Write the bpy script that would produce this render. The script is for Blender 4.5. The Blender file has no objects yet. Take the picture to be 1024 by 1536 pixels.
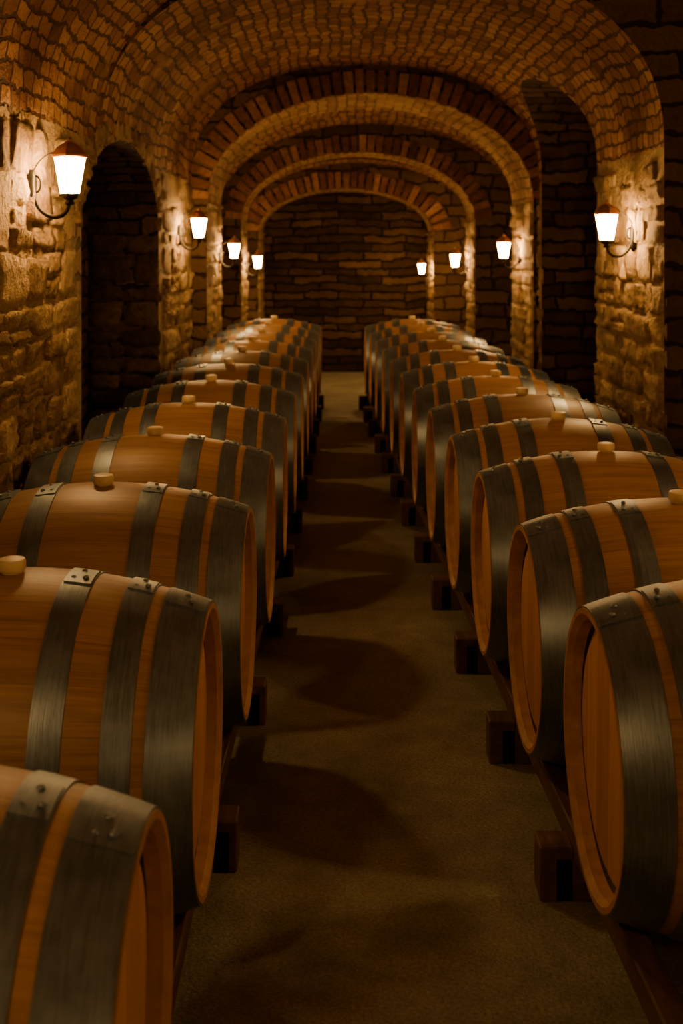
import bpy, bmesh, math, random
from mathutils import Vector, Matrix, noise as mnoise
random.seed(7)
scene = bpy.context.scene
COL = scene.collection
K = 1.109      # depth scale of the hall
DZ = .06
# ------------------------------------------------------------------ materials
def new_mat(name):
    m = bpy.data.materials.new(name); m.use_nodes = True
    nt = m.node_tree
    for n in list(nt.nodes): nt.nodes.remove(n)
    out = nt.nodes.new('ShaderNodeOutputMaterial')
    b = nt.nodes.new('ShaderNodeBsdfPrincipled')
    nt.links.new(b.outputs[0], out.inputs[0])
    return m, nt, b, out
class G:
    def __init__(s, nt): s.nt = nt
    def n(s, t, **kw):
        x = s.nt.nodes.new(t)
        for k, v in kw.items(): setattr(x, k, v)
        return x
    def put(s, sock, v):
        if isinstance(v, bpy.types.NodeSocket): s.nt.links.new(v, sock)
        else: sock.default_value = v
    def math(s, op, a, b=0.0, c=0.0):
        x = s.n('ShaderNodeMath', operation=op)
        s.put(x.inputs[0], a); s.put(x.inputs[1], b); s.put(x.inputs[2], c)
        return x.outputs[0]
    def noise(s, vec, scale, detail=4, rough=0.55):
        x = s.n('ShaderNodeTexNoise'); s.put(x.inputs['Vector'], vec)
        x.inputs['Scale'].default_value = scale; x.inputs['Detail'].default_value = detail
        x.inputs['Roughness'].default_value = rough
        return x
    def ramp(s, f, stops):
        x = s.n('ShaderNodeValToRGB'); s.put(x.inputs[0], f)
        e = x.color_ramp.elements
        while len(e) < len(stops): e.new(0.5)
        for i, (p, c) in enumerate(stops):
            e[i].position = p; e[i].color = (*c, 1)
        return x.outputs[0]
    def mix(s, f, a, b, mode='MIX'):
        x = s.n('ShaderNodeMix', data_type='RGBA', blend_type=mode)
        s.put(x.inputs[0], f)
        s.put(x.inputs[6], a if isinstance(a, bpy.types.NodeSocket) else (*a, 1))
        s.put(x.inputs[7], b if isinstance(b, bpy.types.NodeSocket) else (*b, 1))
        return x.outputs[2]
    def vmath(s, op, a, b):
        x = s.n('ShaderNodeVectorMath', operation=op)
        s.put(x.inputs[0], a); s.put(x.inputs[1], b)
        return x.outputs[0]
    def comb(s, a, b, c):
        x = s.n('ShaderNodeCombineXYZ')
        s.put(x.inputs[0], a); s.put(x.inputs[1], b); s.put(x.inputs[2], c)
        return x.outputs[0]
    def bump(s, h, strength, dist, normal=None):
        x = s.n('ShaderNodeBump'); s.put(x.inputs['Height'], h)
        x.inputs['Strength'].default_value = strength; x.inputs['Distance'].default_value = dist
        if normal: s.put(x.inputs['Normal'], normal)
        return x.outputs[0]

def masonry(name, bw, bh, mortar, cols, mortar_col, distort=0.03, depth=0.03, rough=0.9, plaster=0.0, smooth=0.4):
    m, nt, b, out = new_mat(name); g = G(nt)
    uv = g.n('ShaderNodeUVMap').outputs[0]
    nz = g.noise(uv, 2.3, 2)
    d = g.vmath('SUBTRACT', nz.outputs['Color'], (0.5, 0.5, 0.5))
    d = g.vmath('MULTIPLY', d, (distort*2.2, distort*2.2, 0))
    nz2 = g.noise(uv, 14, 2)
    d2 = g.vmath('SUBTRACT', nz2.outputs['Color'], (0.5, 0.5, 0.5))
    d2 = g.vmath('MULTIPLY', d2, (distort*1.1, distort*1.1, 0))
    v = g.vmath('ADD', g.vmath('ADD', uv, d), d2)
    br = g.n('ShaderNodeTexBrick'); g.put(br.inputs['Vector'], v)
    br.offset = 0.45; br.squash = 0.75; br.squash_frequency = 3
    br.inputs['Scale'].default_value = 1; br.inputs['Brick Width'].default_value = bw
    br.inputs['Row Height'].default_value = bh; br.inputs['Mortar Size'].default_value = mortar
    br.inputs['Mortar Smooth'].default_value = smooth
    br.inputs['Color1'].default_value = (0, 0, 0, 1); br.inputs['Color2'].default_value = (1, 1, 1, 1)
    br.inputs['Mortar'].default_value = (.5, .5, .5, 1)
    fine = g.noise(uv, 38, 4, .65); mid = g.noise(uv, 7, 4, .6); big = g.noise(uv, 1.1, 2)
    f = g.math('ADD', g.math('MULTIPLY', br.outputs['Color'], .5), g.math('MULTIPLY', mid.outputs[0], .5))
    c = g.ramp(f, [(0.15, cols[0]), (0.45, cols[1]), (0.8, cols[2])])
    c = g.mix(g.math('MULTIPLY', fine.outputs[0], .6), c, (.5, .5, .5), 'OVERLAY')
    mf = br.outputs['Fac']
    c = g.mix(mf, c, mortar_col)
    pl = None
    if plaster > 0:
        pl = g.ramp(g.noise(uv, 1.7, 4, .6).outputs[0], [(0.62-plaster*.3, (0, 0, 0)), (0.70-plaster*.3, (1, 1, 1))])
        c = g.mix(g.math('MULTIPLY', pl, .7), c, cols[2])
    shade = g.ramp(big.outputs[0], [(0.3, (.5, .44, .38)), (0.65, (1, 1, 1))])
    c = g.mix(.7, c, shade, 'MULTIPLY')
    g.put(b.inputs['Base Color'], c); b.inputs['Roughness'].default_value = rough
    b.inputs['Specular IOR Level'].default_value = .2
    h = g.math('SUBTRACT', 1.0, mf)
    if pl is not None: h = g.math('MAXIMUM', h, g.math('MULTIPLY', pl, .8))
    h = g.math('ADD', h, g.math('MULTIPLY', mid.outputs[0], 1.2))
    h = g.math('ADD', h, g.math('MULTIPLY', br.outputs['Color'], .6))
    h = g.math('ADD', h, g.math('MULTIPLY', fine.outputs[0], .6))
    g.put(b.inputs['Normal'], g.bump(h, 1.0, depth))
    return m

M_STONE = masonry('lime_mortar_rubble', .34, .17, .02, [(.21, .13, .06), (.36, .24, .115), (.50, .355, .185)], (.18, .115, .055), .09, .05, plaster=.7)
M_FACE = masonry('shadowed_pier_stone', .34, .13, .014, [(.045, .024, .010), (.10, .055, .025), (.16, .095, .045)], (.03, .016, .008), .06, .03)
M_VAULT = masonry('vault_brick', .15, .075, .010, [(.13, .052, .02), (.37, .175, .07), (.56, .31, .14)], (.11, .055, .026), .05, .036, plaster=.08)
M_SOFFIT = masonry('arch_soffit_brick', .19, .08, .008, [(.25, .13, .055), (.42, .25, .115), (.56, .37, .185)], (.19, .11, .05), .04, .022, plaster=.3)
M_BACK_SHADE = masonry('shaded_back_stone', .52, .095, .014, [(.018, .009, .004), (.06, .030, .012), (.15, .085, .036)], (.012, .006, .003), .05, .05)  # gloom at the hall's end put into a darker stone colour
M_NICHE = masonry('shaded_niche_stone', .42, .11, .014, [(.045, .023, .010), (.115, .062, .027), (.22, .13, .058)], (.03, .016, .008), .06, .035)  # recess shade painted in: darker than the open wall stone

def mat_island(name, c0, c1, c2, bump, dist, sc=30):
    m, nt, b, out = new_mat(name); g = G(nt)
    geo = g.n('ShaderNodeNewGeometry')
    tc = g.n('ShaderNodeTexCoord')
    c = g.ramp(geo.outputs['Random Per Island'], [(0, c0), (.5, c1), (1, c2)])
    nz = g.noise(tc.outputs['Object'], sc, 5, .65)
    n2 = g.noise(tc.outputs['Object'], sc*.22, 4, .6)
    c = g.mix(.85, c, nz.outputs[0], 'OVERLAY')
    c = g.mix(.65, c, g.ramp(n2.outputs[0], [(.3, (.3, .25, .2)), (.65, (1, 1, 1))]), 'MULTIPLY')
    g.put(b.inputs['Base Color'], c); b.inputs['Roughness'].default_value = .9
    b.inputs['Specular IOR Level'].default_value = .2
    h = g.math('ADD', g.math('MULTIPLY', nz.outputs[0], .7), n2.outputs[0])
    g.put(b.inputs['Normal'], g.bump(h, bump, dist))
    return m
M_VOUS = mat_island('voussoir_brick', (.12, .048, .02), (.23, .10, .043), (.37, .19, .085), .8, .01)
M_BLOCK = mat_island('hewn_stone_block', (.26, .16, .075), (.42, .28, .14), (.56, .40, .215), 1.0, .05, 24)
M_JAMB = mat_island('shaded_niche_block', (.06, .033, .015), (.11, .064, .030), (.17, .105, .052), 1.0, .03, 22)  # shaded copy of the hewn block, niche shade in its colour

def mat_floor():
    m, nt, b, out = new_mat('worn_concrete'); g = G(nt)
    tc = g.n('ShaderNodeTexCoord').outputs['Object']
    n1 = g.noise(tc, 1.6, 5, .6); n2 = g.noise(tc, 9, 4, .65); n3 = g.noise(tc, 110, 2, .7)
    f = g.math('ADD', g.math('MULTIPLY', n1.outputs[0], .6), g.math('MULTIPLY', n2.outputs[0], .4))
    c = g.ramp(f, [(.32, (.115, .105, .066)), (.5, (.25, .23, .155)), (.70, (.39, .36, .25))])
    c = g.mix(.9, c, n3.outputs[0], 'OVERLAY')
    g.put(b.inputs['Base Color'], c)
    g.put(b.inputs['Roughness'], g.math('ADD', .38, g.math('MULTIPLY', n2.outputs[0], .4)))
    b.inputs['Specular IOR Level'].default_value = .4
    h = g.math('ADD', g.math('MULTIPLY', n2.outputs[0], .8), g.math('MULTIPLY', n3.outputs[0], .3))
    g.put(b.inputs['Normal'], g.bump(h, .7, .016))
    return m
M_FLOOR = mat_floor()

def mat_stave():
    m, nt, b, out = new_mat('oak_staves'); g = G(nt)
    tc = g.n('ShaderNodeTexCoord').outputs['Object']
    rnd = g.n('ShaderNodeObjectInfo').outputs['Random']
    sp = g.n('ShaderNodeSeparateXYZ'); g.put(sp.inputs[0], tc)
    ang = g.math('ARCTAN2', sp.outputs[1], sp.outputs[2])
    t = g.math('ADD', g.math('MULTIPLY', ang, 24/(2*math.pi)), g.math('ADD', 100.31, g.math('MULTIPLY', rnd, 7.3)))
    idx = g.math('FLOOR', t); fr = g.math('FRACT', t)
    wn = g.n('ShaderNodeTexWhiteNoise', noise_dimensions='2D')
    g.put(wn.inputs['Vector'], g.comb(idx, g.math('MULTIPLY', rnd, 91), 0))
    seam = g.math('LESS_THAN', g.math('SUBTRACT', .5, g.math('ABSOLUTE', g.math('SUBTRACT', fr, .5))), .010)
    gv = g.comb(g.math('MULTIPLY', sp.outputs[0], 2.2), g.math('MULTIPLY', ang, 14), g.math('MULTIPLY', rnd, 40))
    n1 = g.noise(gv, 1.6, 5, .62)
    gv2 = g.comb(g.math('MULTIPLY', sp.outputs[0], 6), g.math('MULTIPLY', ang, 90), rnd)
    n2 = g.noise(gv2, 1.0, 3, .7)
    n3 = g.noise(tc, 5, 3, .55)
    f = g.math('ADD', g.math('MULTIPLY', n1.outputs[0], .5), g.math('MULTIPLY', n2.outputs[0], .38))
    f = g.math('ADD', f, g.math('MULTIPLY', wn.outputs['Value'], .08))
    c = g.ramp(f, [(.28, (.15, .068, .022)), (.48, (.34, .178, .060)), (.68, (.49, .28, .105))])
    c = g.mix(g.math('MULTIPLY', n3.outputs[0], .5), c, (.22, .112, .038))
    c = g.mix(g.math('MULTIPLY', seam, .35), c, (.09, .04, .015))
    g.put(b.inputs['Base Color'], c)
    g.put(b.inputs['Roughness'], g.math('ADD', .34, g.math('MULTIPLY', n2.outputs[0], .25)))
    b.inputs['Specular IOR Level'].default_value = .45
    h = g.math('SUBTRACT', g.math('MULTIPLY', n2.outputs[0], .3), g.math('MULTIPLY', seam, .6))
    g.put(b.inputs['Normal'], g.bump(h, .5, .002))
    return m
M_STAVE = mat_stave()

def mat_head():
    m, nt, b, out = new_mat('oak_head_planks'); g = G(nt)
    tc = g.n('ShaderNodeTexCoord').outputs['Object']
    rnd = g.n('ShaderNodeObjectInfo').outputs['Random']
    sp = g.n('ShaderNodeSeparateXYZ'); g.put(sp.inputs[0], tc)
    t = g.math('ADD', g.math('MULTIPLY', sp.outputs[1], 9.5), g.math('ADD', 50.4, rnd))
    idx = g.math('FLOOR', t); fr = g.math('FRACT', t)
    wn = g.n('ShaderNodeTexWhiteNoise', noise_dimensions='2D')
    g.put(wn.inputs['Vector'], g.comb(idx, g.math('MULTIPLY', rnd, 33), 0))
    seam = g.math('LESS_THAN', g.math('SUBTRACT', .5, g.math('ABSOLUTE', g.math('SUBTRACT', fr, .5))), .012)
    gv = g.comb(g.math('MULTIPLY', sp.outputs[1], 22), g.math('MULTIPLY', sp.outputs[2], 2.2), g.math('ADD', rnd, g.math('MULTIPLY', idx, 3.1)))
    n1 = g.noise(gv, 1.5, 5, .6)
    gv2 = g.comb(g.math('MULTIPLY', sp.outputs[1], 160), g.math('MULTIPLY', sp.outputs[2], 7), rnd)
    n2 = g.noise(gv2, 1.0, 3, .7)
    f = g.math('ADD', g.math('MULTIPLY', n1.outputs[0], .5), g.math('MULTIPLY', n2.outputs[0], .25))
    f = g.math('ADD', f, g.math('MULTIPLY', wn.outputs['Value'], .2))
    c = g.ramp(f, [(.25, (.42, .19, .058)), (.5, (.60, .305, .10)), (.75, (.74, .41, .155))])
    c = g.mix(g.math('MULTIPLY', seam, .6), c, (.1, .045, .015))
    g.put(b.inputs['Base Color'], c); b.inputs['Roughness'].default_value = .5
    g.put(b.inputs['Normal'], g.bump(n2.outputs[0], .3, .002))
    return m
M_HEAD = mat_head()

def mat_simple(name, c0, c1, rough, metal=0, scale=30, bump=.3, dist=.003, stretch=(1, 1, 1)):
    m, nt, b, out = new_mat(name); g = G(nt)
    tc = g.n('ShaderNodeTexCoord').outputs['Object']
    v = g.vmath('MULTIPLY', tc, stretch)
    n1 = g.noise(v, scale, 4, .6)
    g.put(b.inputs['Base Color'], g.ramp(n1.outputs[0], [(.3, c0), (.7, c1)]))
    g.put(b.inputs['Roughness'], g.math('ADD', rough-.1, g.math('MULTIPLY', n1.outputs[0], .2)))
    b.inputs['Metallic'].default_value = metal
    g.put(b.inputs['Normal'], g.bump(n1.outputs[0], bump, dist))
    return m
M_CHIME = mat_simple('oak_stave_ends', (.36, .18, .065), (.54, .30, .12), .55, 0, 25)
M_GROOVE = mat_simple('croze_groove_shadow', (.03, .015, .008), (.06, .03, .012), .8, 0, 25)  # shadow ring around the head painted as a near-black groove
M_BUNG = mat_simple('cream_silicone', (.62, .47, .25), (.74, .58, .34), .45, 0, 10, .1)
M_RACK = mat_simple('dark_rack_timber', (.06, .026, .012), (.15, .068, .031), .6, 0, 6, .6, .004, (6, 1, 6))
M_IRON = mat_simple('wrought_iron', (.012, .010, .008), (.03, .025, .02), .5, .7, 40)
M_COPPER = mat_simple('aged_copper', (.34, .15, .06), (.55, .28, .11), .4, .6, 20)

def mat_hoop():
    m, nt, b, out = new_mat('galvanised_hoop'); g = G(nt)
    tc = g.n('ShaderNodeTexCoord').outputs['Object']
    rnd = g.n('ShaderNodeObjectInfo').outputs['Random']
    sp = g.n('ShaderNodeSeparateXYZ'); g.put(sp.inputs[0], tc)
    ang = g.math('ARCTAN2', sp.outputs[1], sp.outputs[2])
    n1 = g.noise(g.comb(g.math('MULTIPLY', sp.outputs[0], 260), g.math('MULTIPLY', ang, 4), rnd), 1, 4, .6)
    n2 = g.noise(tc, 9, 4, .65)
    f = g.math('ADD', g.math('MULTIPLY', n1.outputs[0], .45), g.math('MULTIPLY', n2.outputs[0], .55))
    g.put(b.inputs['Base Color'], g.ramp(f, [(.3, (.10, .12, .14)), (.5, (.19, .23, .265)), (.72, (.30, .355, .40))]))
    b.inputs['Metallic'].default_value = .85
    g.put(b.inputs['Roughness'], g.math('ADD', .25, g.math('MULTIPLY', f, .34)))
    g.put(b.inputs['Normal'], g.bump(f, .4, .0018))
    return m
M_HOOP = mat_hoop()

def mat_glass():
    m, nt, b, out = new_mat('glowing_opal_glass')
    b.inputs['Base Color'].default_value = (.9, .8, .6, 1)
    b.inputs['Emission Color'].default_value = (1, .55, .18, 1)
    b.inputs['Emission Strength'].default_value = 235
    return m
M_GLASS = mat_glass()

# ------------------------------------------------------------------ helpers
def obj_from(name, verts, faces, mats, uvs=None, midx=None, smooth=False, parent=None):
    me = bpy.data.meshes.new(name)
    me.from_pydata(verts, [], faces)
    for m in mats: me.materials.append(m)
    if uvs:
        l = me.uv_layers.new(name='UVMap')
        k = 0
        for f in uvs:
            for u in f: l.data[k].uv = u; k += 1
    if midx:
        for p, i in zip(me.polygons, midx): p.material_index = i
    if smooth:
        for p in me.polygons: p.use_smooth = True
    o = bpy.data.objects.new(name, me); COL.objects.link(o)
    if parent: o.parent = parent
    return o

class MB:
    def __init__(s): s.v = []; s.f = []; s.u = []; s.m = []
    def quad(s, pts, uvs, mi=0):
        k = len(s.v); s.v += pts; s.f.append(tuple(range(k, k+len(pts)))); s.u.append(uvs); s.m.append(mi)
    def box(s, x0, x1, y0, y1, z0, z1, mi=0, fm=None):
        fm = fm or {}
        P = lambda x, y, z: (x, y, z)
        s.quad([P(x0,y0,z0),P(x0,y0,z1),P(x0,y1,z1),P(x0,y1,z0)], [(y0,z0),(y0,z1),(y1,z1),(y1,z0)], fm.get('x0', mi))
        s.quad([P(x1,y0,z0),P(x1,y1,z0),P(x1,y1,z1),P(x1,y0,z1)], [(y0,z0),(y1,z0),(y1,z1),(y0,z1)], fm.get('x1', mi))
        s.quad([P(x0,y0,z0),P(x1,y0,z0),P(x1,y0,z1),P(x0,y0,z1)], [(x0,z0),(x1,z0),(x1,z1),(x0,z1)], fm.get('y0', mi))
        s.quad([P(x0,y1,z0),P(x0,y1,z1),P(x1,y1,z1),P(x1,y1,z0)], [(x0,z0),(x0,z1),(x1,z1),(x1,z0)], fm.get('y1', mi))
        s.quad([P(x0,y0,z0),P(x0,y1,z0),P(x1,y1,z0),P(x1,y0,z0)], [(x0,y0),(x0,y1),(x1,y1),(x1,y0)], mi)
        s.quad([P(x0,y0,z1),P(x1,y0,z1),P(x1,y1,z1),P(x0,y1,z1)], [(x0,y0),(x1,y0),(x1,y1),(x0,y1)], mi)
    def obj(s, name, mats, merge=True, smooth=False, recalc=True):
        o = obj_from(name, s.v, s.f, mats, s.u, s.m, smooth)
        if merge:
            bm = bmesh.new(); bm.from_mesh(o.data)
            bmesh.ops.remove_doubles(bm, verts=bm.verts, dist=1e-5)
            if recalc: bmesh.ops.recalc_face_normals(bm, faces=bm.faces)
            bm.to_mesh(o.data); bm.free()
        return o

def stone(mb, corners, P, depth, mi, nu=7, nv=6, seed=0.0):
    """rough flat-faced hewn block; corners (u,v) quad, P(u,v,d)->xyz"""
    (a, b, c, d_) = corners
    base = len(mb.v)
    w = math.dist(a, b); h = math.dist(a, d_)
    tu, tv = random.uniform(-.010, .010), random.uniform(-.010, .010)
    def dist_(i, n, size):
        if i == 0: return 0.0
        if i == n: return 1.0
        e = min(.2, .010/size)
        return e+(1-2*e)*(i-1)/(n-2)
    for j in range(nv+1):
        for i in range(nu+1):
            s = dist_(i, nu, w); t = dist_(j, nv, h)
            u = (a[0]*(1-s)+b[0]*s)*(1-t)+(d_[0]*(1-s)+c[0]*s)*t
            v = (a[1]*(1-s)+b[1]*s)*(1-t)+(d_[1]*(1-s)+c[1]*s)*t
            if i in (0, nu) or j in (0, nv): dd = -.012
            else:
                dd = depth*(.8+.5*mnoise.noise(Vector((u*8, v*8, seed))))+.014*mnoise.noise(Vector((u*26, v*26, seed+5)))+tu*(s-.5)*2+tv*(t-.5)*2
                dd = max(dd, -.004)
            cx = (s-.5)*2; cy = (t-.5)*2
            k = max(0, abs(cx)+abs(cy)-1.5)*.22
            cu = (a[0]+b[0]+c[0]+d_[0])/4; cv = (a[1]+b[1]+c[1]+d_[1])/4
            u += (cu-u)*k*.5; v += (cv-v)*k
            u += .018*mnoise.noise(Vector((u*13, v*13, 9))); v += .018*mnoise.noise(Vector((u*13, v*13, 19)))
            mb.v.append(P(u, v, dd))
    for j in range(nv):
        for i in range(nu):
            q = base+j*(nu+1)+i
            mb.f.append((q, q+1, q+nu+2, q+nu+1)); mb.u.append([(0, 0)]*4); mb.m.append(mi)

def facing(mb, v0, v1, segs, P, mi, hr=(.09, .21), wr=(.12, .40), skip=lambda v: 0.0, depth=(.006, .030), jit=.016):
    v = v0
    while v < v1-.04:
        h = min(random.uniform(*hr), v1-v)
        for ua, ub in segs(v, v+h):
            u = ua
            while u < ub-.03:
                w = random.uniform(*wr)
                if ub-(u+w) < .10: w = ub-u
                g_ = random.uniform(.002, .008); j = lambda: random.uniform(-jit, jit)
                if random.random() > skip(v):
                    if h > .13 and random.random() < .35:
                        hm = h*random.uniform(.4, .6)
                        stone(mb, [(u+g_, v+g_), (u+w-g_, v+g_+j()*.5), (u+w-g_, v+hm-g_+j()*.4), (u+g_, v+hm-g_)], P, random.uniform(*depth), mi, seed=random.random()*50)
                        stone(mb, [(u+g_, v+hm+g_), (u+w-g_, v+hm+g_), (u+w-g_, v+h-g_+j()*.5), (u+g_, v+h-g_)], P, random.uniform(*depth), mi, seed=random.random()*50)
                    else:
                        stone(mb, [(u+g_, v+g_+j()), (u+w-g_+j(), v+g_+j()), (u+w-g_+j(), v+h-g_+j()), (u+g_+j(), v+h-g_+j())], P, random.uniform(*depth), mi, seed=random.random()*50)
                u += w
        v += h

def profile(XL, XR, spring, crown, n=2.0, N=48):
    cx = (XL+XR)/2; a = (XR-XL)/2; b = crown-spring
    pts = []
    for i in range(N+1):
        t = math.pi - math.pi*i/N
        c, s_ = math.cos(t), abs(math.sin(t))
        x = cx + a*math.copysign(abs(c)**(2/n), c); z = spring + b*(s_**(2/n))
        if i in (0, N): z = spring
        pts.append((x, z))
    return pts, cx, a, b

def vault_solid(mb, XL, XR, spring, crown, y0, y1, n=2.0, thx=1.0, thz=.8, mi=0, mi_face=0, N=48):
    pts, cx, a, b = profile(XL, XR, spring, crown, n, N)
    outp = [(cx+(x-cx)/a*(a+thx), spring+(z-spring)/b*(b+thz)) for x, z in pts]
    s = [spring]
    for i in range(N): s.append(s[-1]+math.dist(pts[i], pts[i+1]))
    for i in range(N):
        (xa, za), (xb, zb) = pts[i], pts[i+1]; (Xa, Za), (Xb, Zb) = outp[i], outp[i+1]
        mb.quad([(xa,y0,za),(xb,y0,zb),(xb,y1,zb),(xa,y1,za)], [(y0,s[i]),(y0,s[i+1]),(y1,s[i+1]),(y1,s[i])], mi)
        mb.quad([(Xa,y0,Za),(Xa,y1,Za),(Xb,y1,Zb),(Xb,y0,Zb)], [(y0,s[i]),(y1,s[i]),(y1,s[i+1]),(y0,s[i+1])], mi)
        mb.quad([(xa,y0,za),(Xa,y0,Za),(Xb,y0,Zb),(xb,y0,zb)], [(xa,za),(Xa,Za),(Xb,Zb),(xb,zb)], mi_face)
        mb.quad([(xa,y1,za),(xb,y1,zb),(Xb,y1,Zb),(Xa,y1,Za)], [(xa,za),(xb,zb),(Xb,Zb),(Xa,Za)], mi_face)
    for i in (0, N):
        (xa, za), (Xa, Za) = pts[i], outp[i]
        mb.quad([(xa,y0,za),(xa,y1,za),(Xa,y1,Za),(Xa,y0,Za)], [(xa,y0),(xa,y1),(Xa,y1),(Xa,y0)], mi)

def niche_cutter(x0, x1, y0, y1, zb, spring, crown, N=20):
    mb = MB(); cy = (y0+y1)/2; a = (y1-y0)/2; b = crown-spring
    ring = [(y0, zb)]
    for i in range(N+1):
        t = math.pi-math.pi*i/N
        ring.append((cy+a*math.cos(t), spring+b*math.sin(t)))
    ring.append((y1, zb))
    s = 0
    for i in range(len(ring)):
        p, q = ring[i], ring[(i+1) % len(ring)]; L_ = math.dist(p, q)
        mb.quad([(x0,p[0],p[1]),(x1,p[0],p[1]),(x1,q[0],q[1]),(x0,q[0],q[1])], [(x0,s),(x1,s),(x1,s+L_),(x0,s+L_)], 0); s += L_
    for X in (x0, x1):
        for i in range(1, len(ring)-1):
            p, q, r = ring[0], ring[i], ring[i+1]
            mb.quad([(X,*p),(X,*q),(X,*r)], [p, q, r], 0)
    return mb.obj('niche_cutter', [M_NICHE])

def cut(o, cutters):
    for c in cutters:
        md = o.modifiers.new('cut', 'BOOLEAN'); md.operation = 'DIFFERENCE'; md.object = c; md.solver = 'EXACT'
        try: md.material_mode = 'TRANSFER'
        except Exception: pass
    dg = bpy.context.evaluated_depsgraph_get()
    me = bpy.data.meshes.new_from_object(o.evaluated_get(dg))
    o.modifiers.clear(); o.data = me

# ------------------------------------------------------------------ room shell
def sg(XL, XR, sp_, cr, y0, y1, n): return (XL, XR, sp_+DZ, cr+DZ, y0*K if y0 > 0 else y0, y1*K, n)
SEG = [sg(-1.15, 2.00, 1.97, 2.96, -3.2, 5.30, 2.35),
       sg(-1.15, 1.57, 1.95, 2.87, 5.30, 8.60, 2.35),
       sg(-1.20, 1.80, 1.75, 2.66, 9.66, 11.0, 2.0),
       sg(-1.10, 1.50, 1.62, 2.36, 11.7, 12.2, 2.0)]
ARC = [(-1.025, 1.525, 1.81+DZ, 2.65+DZ, 8.60*K, 9.66*K, .18),
       (-.967, 1.367, 1.70+DZ, 2.38+DZ, 11.0*K, 11.7*K, .17),
       (-.882, 1.058, 1.594+DZ, 2.07+DZ, 12.2*K, 13.0*K, .19)]
NL = (4.93*K, 7.05*K, 1.55+DZ, 2.03+DZ)
NR = (6.67*K, 8.50*K, 1.95+DZ, 2.60+DZ)
def seg_obj(kind, seg):
    XL, XR, sp_, cr, y0, y1, n = seg; mb = MB()
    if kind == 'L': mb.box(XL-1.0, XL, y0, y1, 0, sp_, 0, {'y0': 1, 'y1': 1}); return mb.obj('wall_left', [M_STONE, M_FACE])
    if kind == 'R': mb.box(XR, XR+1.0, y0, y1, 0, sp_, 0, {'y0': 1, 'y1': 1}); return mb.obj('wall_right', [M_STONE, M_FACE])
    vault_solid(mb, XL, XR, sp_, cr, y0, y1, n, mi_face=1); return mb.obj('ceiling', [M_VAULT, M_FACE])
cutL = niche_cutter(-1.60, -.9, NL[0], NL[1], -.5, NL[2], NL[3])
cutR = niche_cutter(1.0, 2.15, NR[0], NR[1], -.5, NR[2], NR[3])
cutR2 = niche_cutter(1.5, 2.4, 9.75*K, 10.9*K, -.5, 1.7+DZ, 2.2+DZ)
groups = {'wall_left': [], 'wall_right': [], 'ceiling': []}
for i, s_ in enumerate(SEG):
    for kind, nm in (('L', 'wall_left'), ('R', 'wall_right'), ('C', 'ceiling')):
        o = seg_obj(kind, s_)
        cs = []
        if i in (0, 1) and kind in 'LC': cs.append(cutL)
        if i == 1 and kind in 'RC': cs.append(cutR)
        if i == 2 and kind in 'RC': cs.append(cutR2)
        if cs: cut(o, cs)
        groups[nm].append(o)
for c in (cutL, cutR, cutR2): bpy.data.objects.remove(c)

# hewn stone facing ------------------------------------------------
def opening(niche, y0, y1, m=0.0):
    a = (niche[1]-niche[0])/2+m; cy = (niche[0]+niche[1])/2; b = niche[3]-niche[2]+m; sp_ = niche[2]
    def segs(va, vb):
        if va <= sp_: hw = a
        elif va < sp_+b: hw = a*math.sqrt(max(0, 1-((va-sp_)/b)**2))
        else: hw = 0
        if hw <= 0: return [(y0, y1)]
        return [s for s in ((y0, cy-hw), (cy+hw, y1)) if s[1]-s[0] > .06]
    return segs
def arch_stones(mb, niche, P, mi, w=.15):
    a = (niche[1]-niche[0])/2; cy = (niche[0]+niche[1])/2; b = niche[3]-niche[2]
    n = 15
    for k in range(n):
        t0 = math.pi-math.pi*k/n-.02; t1 = math.pi-math.pi*(k+1)/n+.02
        def pt(t, e): return (cy+(a+e)*math.cos(t), niche[2]+(b+e)*math.sin(t))
        stone(mb, [pt(t0, .0), pt(t1, .0), pt(t1, w), pt(t0, w)], P, random.uniform(.006, .018), mi, seed=k)
mb = MB()
PL = lambda u, v, d: (-1.15+d, u, v)
facing(mb, 0, 2.0, opening(NL, .4, 8.6*K, .155), PL, 0, skip=lambda v: max(.04, min(.65, (v-1.35)*.9)))
arch_stones(mb, NL, PL, 0)
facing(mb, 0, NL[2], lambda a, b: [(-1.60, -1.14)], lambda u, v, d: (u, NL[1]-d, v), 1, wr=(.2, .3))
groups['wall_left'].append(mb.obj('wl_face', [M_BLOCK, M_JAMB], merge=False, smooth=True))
mb = MB()
PR = lambda u, v, d: (1.57-d, u, v)
facing(mb, 0, 1.98, opening(NR, 5.3*K, 8.6*K, .0), PR, 0, skip=lambda v: max(.04, min(.6, (v-1.45)*.9)))
groups['wall_right'].append(mb.obj('wr_face', [M_BLOCK], merge=False, smooth=True))
for nm, obs in groups.items():
    with bpy.context.temp_override(active_object=obs[0], object=obs[0], selected_objects=obs, selected_editable_objects=obs):
        bpy.ops.object.join()
    obs[0].name = nm

mb = MB(); mb.box(-3, 3.2, -3.4, 13.4*K, -.2, 0); mb.obj('floor', [M_FLOOR])
mb = MB(); mb.box(-2.4, 2.6, 13.0*K, 13.3*K, 0, 3.2); mb.obj('wall_back', [M_BACK_SHADE])
mb = MB(); mb.box(-2.4, 3.2, -3.4, -3.2, 0, 4.2); mb.obj('wall_front', [M_STONE])

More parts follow.
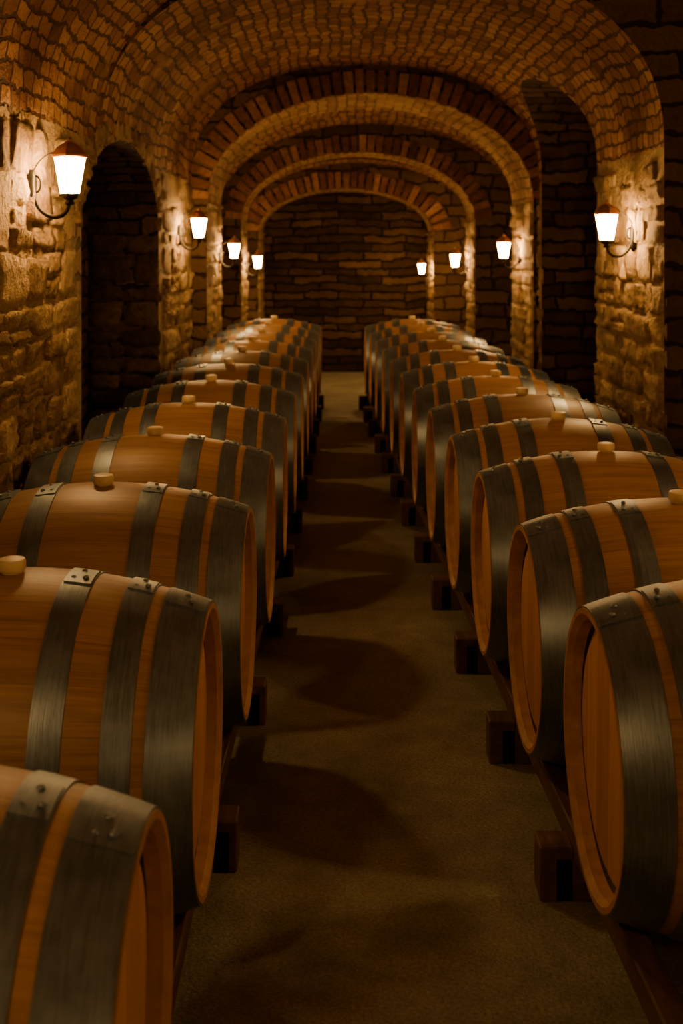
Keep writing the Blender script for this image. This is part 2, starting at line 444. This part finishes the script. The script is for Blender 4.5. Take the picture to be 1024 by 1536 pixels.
def make_arch(XL, XR, spring, crown, y0, y1, ring):
    mb = MB()
    vault_solid(mb, XL, XR, spring, crown, y0, y1, 2.0, .9, .9, 0, 1)
    mb.box(XL-.9, XL, y0, y1, 0, spring, 0, {'y0': 1, 'y1': 1, 'x1': 2})
    mb.box(XR, XR+.9, y0, y1, 0, spring, 0, {'y0': 1, 'y1': 1, 'x0': 2})
    pts, cx, a, b = profile(XL, XR, spring, crown, 2.0, 400)
    s = [0]
    for i in range(400): s.append(s[-1]+math.dist(pts[i], pts[i+1]))
    total = s[-1]; nb = int(total/.080)
    def at(d):
        d = max(0, min(total-1e-6, d))
        lo, hi = 0, 400
        while hi-lo > 1:
            mid = (lo+hi)//2
            if s[mid] <= d: lo = mid
            else: hi = mid
        f = (d-s[lo])/(s[hi]-s[lo]+1e-9)
        x = pts[lo][0]+(pts[hi][0]-pts[lo][0])*f; z = pts[lo][1]+(pts[hi][1]-pts[lo][1])*f
        nx, nz = (x-cx)/a**2, (z-spring)/b**2; L_ = math.hypot(nx, nz)
        return x, z, nx/L_, nz/L_
    w = total/nb
    for k in range(nb):
        d0 = k*w+.011+random.uniform(-.004, .004); d1 = (k+1)*w-.011+random.uniform(-.004, .004)
        pr = .022+random.uniform(-.010, .008); r0 = -.004+random.uniform(-.006, .006); r1 = ring+random.uniform(-.018, .010)
        A, B = at(d0), at(d1)
        ca = (A[0]+A[2]*r0, A[1]+A[3]*r0); cb = (B[0]+B[2]*r0, B[1]+B[3]*r0)
        cc = (B[0]+B[2]*r1, B[1]+B[3]*r1); cd = (A[0]+A[2]*r1, A[1]+A[3]*r1)
        yf, yb = y0-pr, y0+.05
        q = [ca, cb, cc, cd]
        base = len(mb.v)
        for yy in (yf, yb): mb.v += [(p[0], yy, p[1]) for p in q]
        for fc in ((0,1,2,3), (4,7,6,5), (0,4,5,1), (1,5,6,2), (2,6,7,3), (3,7,4,0)):
            mb.f.append(tuple(base+i for i in fc)); mb.u.append([(0, 0)]*4); mb.m.append(3)
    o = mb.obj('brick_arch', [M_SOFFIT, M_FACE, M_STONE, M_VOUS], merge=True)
    mb = MB()
    facing(mb, 0, spring, lambda a_, b_: [(y0, y1)], lambda u, v, d: (XL+d, u, v), 0, wr=(.25, .5), depth=(.006, .014))
    facing(mb, 0, spring, lambda a_, b_: [(y0, y1)], lambda u, v, d: (XR-d, u, v), 0, wr=(.25, .5), depth=(.008, .02))
    o2 = mb.obj('arch_face', [M_BLOCK], merge=False, smooth=True)
    with bpy.context.temp_override(active_object=o, object=o, selected_objects=[o, o2], selected_editable_objects=[o, o2]):
        bpy.ops.object.join()
    return o
for a_ in ARC: make_arch(*a_)

# ------------------------------------------------------------------ barrel
L = .84; RB = .366; RH = .292; HL = L/2
def rad(x): return RB-(RB-RH)*(abs(x)/HL)**2
def build_barrel():
    bm = bmesh.new()
    def lathe(prof, mi, segs=72, a0=0, a1=2*math.pi, close=False, smooth=True):
        full = abs(a1-a0-2*math.pi) < 1e-6
        n = segs if full else segs+1
        rings = []
        for (x, r) in prof:
            rings.append([bm.verts.new((x, r*math.sin(a0+(a1-a0)*k/segs), r*math.cos(a0+(a1-a0)*k/segs))) for k in range(n)])
        m = len(rings)
        for i in range(m if close else m-1):
            A, B = rings[i], rings[(i+1) % m]
            for k in range(segs):
                k2 = (k+1) % n
                f = bm.faces.new((A[k], A[k2], B[k2], B[k])); f.material_index = mi; f.smooth = smooth
        return rings
    lathe([(-HL+L*i/28, rad(-HL+L*i/28)) for i in range(29)], 0)
    for s in (-1, 1):
        hx = HL-.036
        lathe([(s*HL, RH), (s*HL, RH-.012)], 1)
        lathe([(s*HL, RH-.012), (s*(HL-.012), RH-.024)], 1)
        lathe([(s*(HL-.012), RH-.024), (s*hx, RH-.026)], 1)
        lathe([(s*hx, RH-.026), (s*(hx-.008), RH-.030)], 5)
        lathe([(s*(hx-.008), RH-.030), (s*(hx-.004), RH-.040)], 5)
        r = lathe([(s*(hx-.004), RH-.040), (s*(hx+.004), RH-.058)], 2)
        f = bm.faces.new(r[-1] if s < 0 else r[-1][::-1]); f.material_index = 2
        for hi, (d0, d1) in enumerate(((.002, .090), (.114, .170), (.240, .300))):
            xs = [HL-d0-(d1-d0)*j/4 for j in range(5)]
            th = .0035
            prof = [(s*xs[0], rad(xs[0])-.002)]+[(s*x, rad(x)+th) for x in xs]+[(s*xs[-1], rad(xs[-1])-.002)]
            lathe(prof, 3)
            ca = (-.06, .02, -.03)[hi]*1.0 + (.03 if s > 0 else -.02)
            ha = .055/RB if hi else .05/RB
            mx0, mx1 = xs[0]-.002, xs[-1]+.002
            lp = [(s*mx0, rad(mx0)+th), (s*mx0, rad(mx0)+th+.003), (s*mx1, rad(mx1)+th+.003), (s*mx1, rad(mx1)+th)]
            rr = lathe(lp, 3, segs=8, a0=ca-ha, a1=ca+ha, smooth=False)
            for col in (0, -1):
                try: f = bm.faces.new([rg[col] for rg in rr]); f.material_index = 3
                except Exception: pass
            xm = (mx0+mx1)/2
            for (dx, da) in ((-.013, -ha*.5), (.013, -ha*.5), (0, ha*.45)):
                aa = ca+da; R = rad(xm)+th+.003
                mat = Matrix.Translation((s*(xm+dx), R*math.sin(aa), R*math.cos(aa)))
                ret = bmesh.ops.create_icosphere(bm, subdivisions=2, radius=.0065, matrix=mat @ Matrix.Diagonal((1, 1, .7, 1)))
                for v in ret['verts']:
                    for f in v.link_faces: f.material_index = 3; f.smooth = True
    segs = 28
    def ringz(r, z): return [bm.verts.new((r*math.cos(2*math.pi*k/segs), r*math.sin(2*math.pi*k/segs), z)) for k in range(segs)]
    rs = [ringz(.021, RB-.01), ringz(.022, RB+.003), ringz(.027, RB+.004), ringz(.029, RB+.008), ringz(.029, RB+.023), ringz(.027, RB+.028), ringz(.020, RB+.030)]
    for A, B in zip(rs, rs[1:]):
        for k in range(segs):
            f = bm.faces.new((A[k], A[(k+1) % segs], B[(k+1) % segs], B[k])); f.material_index = 4; f.smooth = True
    f = bm.faces.new(rs[-1]); f.material_index = 4
    bmesh.ops.remove_doubles(bm, verts=bm.verts, dist=2e-6)
    bmesh.ops.recalc_face_normals(bm, faces=bm.faces)
    me = bpy.data.meshes.new('wine_barrel')
    bm.to_mesh(me); bm.free()
    for m in (M_STAVE, M_CHIME, M_HEAD, M_HOOP, M_BUNG, M_GROOVE): me.materials.append(m)
    try: me.set_sharp_from_angle(angle=math.radians(35))
    except Exception: pass
    return me
ME = build_barrel()
CZ = .490
def XRrow(y): return .522-.0345*(y-2.58)
def XLrow(y):
    t = y-2.6; return (.272-.0180*t+.0004*t*t) if t > 0 else .272+.018*t
YL = [1.60, 2.58, 3.52, 4.40, 5.27, 6.12, 6.95, 7.76, 8.56, 9.35, 10.13, 10.9]
YR = [2.54+.755*i for i in range(12)]
for side, ys in ((-1, YL), (1, YR)):
    for y in ys:
        x = (XRrow(y) if side > 0 else XLrow(y))
        o = bpy.data.objects.new('wine_barrel', ME); COL.objects.link(o)
        o.location = (side*(x+HL), y, CZ)
        o.rotation_euler = (random.uniform(-.05, .05), 0, random.uniform(-.01, .01))

# ------------------------------------------------------------------ racks
def rack(side, ys):
    fx = (lambda y: XRrow(y)) if side > 0 else (lambda y: XLrow(y))
    bm = bmesh.new()
    def beam(path_x, z0, z1, w, ya, yb, n=12):
        rings = []
        for i in range(n+1):
            y = ya+(yb-ya)*i/n; x = path_x(y)
            rings.append([bm.verts.new((side*(x-w/2), y, z0)), bm.verts.new((side*(x+w/2), y, z0)), bm.verts.new((side*(x+w/2), y, z1)), bm.verts.new((side*(x-w/2), y, z1))])
        for A, B in zip(rings, rings[1:]):
            for k in range(4): bm.faces.new((A[k], A[(k+1) % 4], B[(k+1) % 4], B[k]))
        bm.faces.new(rings[0]); bm.faces.new(rings[-1][::-1])
    def box(x0, x1, y0, y1, z0, z1):
        bmesh.ops.create_cube(bm, size=1, matrix=Matrix.Translation((side*(x0+x1)/2, (y0+y1)/2, (z0+z1)/2)) @ Matrix.Diagonal((x1-x0, y1-y0, z1-z0, 1)))
    ya, yb = ys[0]-.6, ys[-1]+.42
    for off in (.070, .770):
        beam(lambda y: fx(y)+off, .105, .168, .055, ya, yb, 24)
    for a_, b_ in zip([ys[0]-.8]+ys, ys+[ys[-1]+.76]):
        y = (a_+b_)/2; x = fx(y)
        box(x-.0, x+.84, y-.045, y+.045, 0, .105)
        lip = .035 if side > 0 else .015
        for xo in (.0, .74):
            box(x+xo-lip, x+xo+.045, y-.045, y+.045, .0, .128)
    bmesh.ops.recalc_face_normals(bm, faces=bm.faces)
    bmesh.ops.bevel(bm, geom=bm.edges[:], offset=.004, segments=1, affect='EDGES')
    me = bpy.data.meshes.new('barrel_rack'); bm.to_mesh(me); bm.free()
    me.materials.append(M_RACK)
    o = bpy.data.objects.new('barrel_rack', me); COL.objects.link(o)
rack(-1, YL); rack(1, YR)

# ------------------------------------------------------------------ lantern
def build_lantern():
    ARM = .155
    parts = {}
    def hexring(bm, r, z, n=6, ph=math.pi/6): return [bm.verts.new((ARM+r*math.cos(ph+2*math.pi*k/n), r*math.sin(ph+2*math.pi*k/n), z)) for k in range(n)]
    def shell(bm, prof, mi=0, n=6, cap=True, smooth=False):
        rs = [hexring(bm, r, z, n) for r, z in prof]
        for A, B in zip(rs, rs[1:]):
            for k in range(n):
                f = bm.faces.new((A[k], A[(k+1) % n], B[(k+1) % n], B[k])); f.material_index = mi; f.smooth = smooth
        if cap:
            bm.faces.new(rs[0][::-1]).material_index = mi; bm.faces.new(rs[-1]).material_index = mi
    bm = bmesh.new(); shell(bm, [(.036, -.072), (.061, .066)])
    me = bpy.data.meshes.new('glass'); bm.to_mesh(me); bm.free(); me.materials.append(M_GLASS); parts['glass'] = me
    bm = bmesh.new(); shell(bm, [(.064, .062), (.070, .066), (.069, .074), (.050, .100), (.030, .114), (.020, .118), (.018, .124)])
    shell(bm, [(.008, .122), (.011, .129), (.007, .136), (.001, .141)], n=12, smooth=True)
    me = bpy.data.meshes.new('cap'); bm.to_mesh(me); bm.free(); me.materials.append(M_COPPER); parts['cap'] = me
    bm = bmesh.new()
    def tube(path, r, n=10):
        rings = []
        for i, p in enumerate(path):
            p = Vector(p); t = (Vector(path[min(i+1, len(path)-1)])-Vector(path[max(i-1, 0)])).normalized()
            up = Vector((0, 1, 0)) if abs(t.y) < .9 else Vector((1, 0, 0))
            a = t.cross(up).normalized(); b = t.cross(a).normalized()
            rings.append([bm.verts.new(p+a*r*math.cos(2*math.pi*k/n)+b*r*math.sin(2*math.pi*k/n)) for k in range(n)])
        for A, B in zip(rings, rings[1:]):
            for k in range(n): bm.faces.new((A[k], A[(k+1) % n], B[(k+1) % n], B[k])).smooth = True
        bm.faces.new(rings[0][::-1]); bm.faces.new(rings[-1])
    for k in range(6):
        a = math.pi/6+math.pi/3*k
        tube([(ARM+.037*math.cos(a), .037*math.sin(a), -.073), (ARM+.062*math.cos(a), .062*math.sin(a), .067)], .0024, 6)
    shell(bm, [(.040, -.082), (.041, -.070)], n=6)
    shell(bm, [(.014, -.112), (.020, -.104), (.013, -.096), (.030, -.086), (.032, -.080)], n=16, smooth=True)
    pts = []
    for i in range(21):
        t = i/20; a = math.pi*t
        pts.append((ARM-.004-(.064)*(1-math.cos(a)), 0, -.110-.068*math.sin(a)+.045*t))
    tube(pts, .0080)
    tube([(ARM-.132, 0, -.065), (.0, 0, -.06)], .0085)
    pts = [(.03+.018*math.cos(a), 0, -.035+.03*math.sin(a)) for a in [math.pi*1.6*i/16-math.pi/2 for i in range(17)]]
    tube(pts, .0045, 8)
    pts = [(.012+(ARM-.05)*(t**1.6), 0, -.02+.105*math.sin(t*math.pi/2)) for t in [i/14 for i in range(15)]]
    tube(pts, .0028, 8)
    n = 32; rr = []
    for x, sc in ((-.01, 1), (.022, 1), (.028, .8), (.030, .4)):
        rr.append([bm.verts.new((x, .028*sc*math.sin(2*math.pi*k/n), -.055+.075*sc*math.cos(2*math.pi*k/n))) for k in range(n)])
    for A, B in zip(rr, rr[1:]):
        for k in range(n): bm.faces.new((A[k], A[(k+1) % n], B[(k+1) % n], B[k])).smooth = True
    bm.faces.new(rr[-1])
    bmesh.ops.recalc_face_normals(bm, faces=bm.faces)
    me = bpy.data.meshes.new('iron'); bm.to_mesh(me); bm.free(); me.materials.append(M_IRON); parts['bracket'] = me
    return parts
LP = build_lantern()
def lantern(side, wallx, y, z, sc=1.0):
    e = bpy.data.objects.new('wall_lantern', None); COL.objects.link(e)
    e.empty_display_size = .1
    e.location = (wallx, y*K, z+DZ); e.scale = (sc,)*3
    if side > 0: e.rotation_euler = (0, 0, math.pi)
    for k, me in LP.items():
        o = bpy.data.objects.new(k, me); COL.objects.link(o); o.parent = e
lantern(-1, -1.15, 4.08, 1.742)
lantern(-1, -1.15, 7.87, 1.59)
lantern(-1, -1.025, 9.4, 1.41, .9)
lantern(-1, -.967, 11.35, 1.273, .9)
lantern(1, 1.57, 5.80, 1.57)
lantern(1, 1.525, 9.16, 1.417, .95)
lantern(1, 1.367, 11.5, 1.29, .95)
lantern(1, 1.058, 12.35, 1.18, .8)
# same fittings nearer the viewer
lantern(-1, -1.15, .6, 1.85)
lantern(1, 2.0, 2.6, 1.85)
lantern(1, 2.0, -.9, 1.85)

# ------------------------------------------------------------------ world & camera
w = bpy.data.worlds.new('cellar_world'); scene.world = w; w.use_nodes = True
w.node_tree.nodes['Background'].inputs[0].default_value = (.02, .012, .006, 1)
w.node_tree.nodes['Background'].inputs[1].default_value = .2
cam = bpy.data.cameras.new('camera'); co = bpy.data.objects.new('camera', cam); COL.objects.link(co)
co.location = (0, 0, 1.5+DZ); co.rotation_euler = (math.pi/2, 0, 0)
cam.sensor_width = 36; cam.lens = 36*1830/1536
cam.shift_x = 5/1536; cam.shift_y = -(768-360)/1536
cam.clip_start = .05
cam.dof.use_dof = True; cam.dof.focus_distance = 3.3; cam.dof.aperture_fstop = 4.5
scene.camera = co
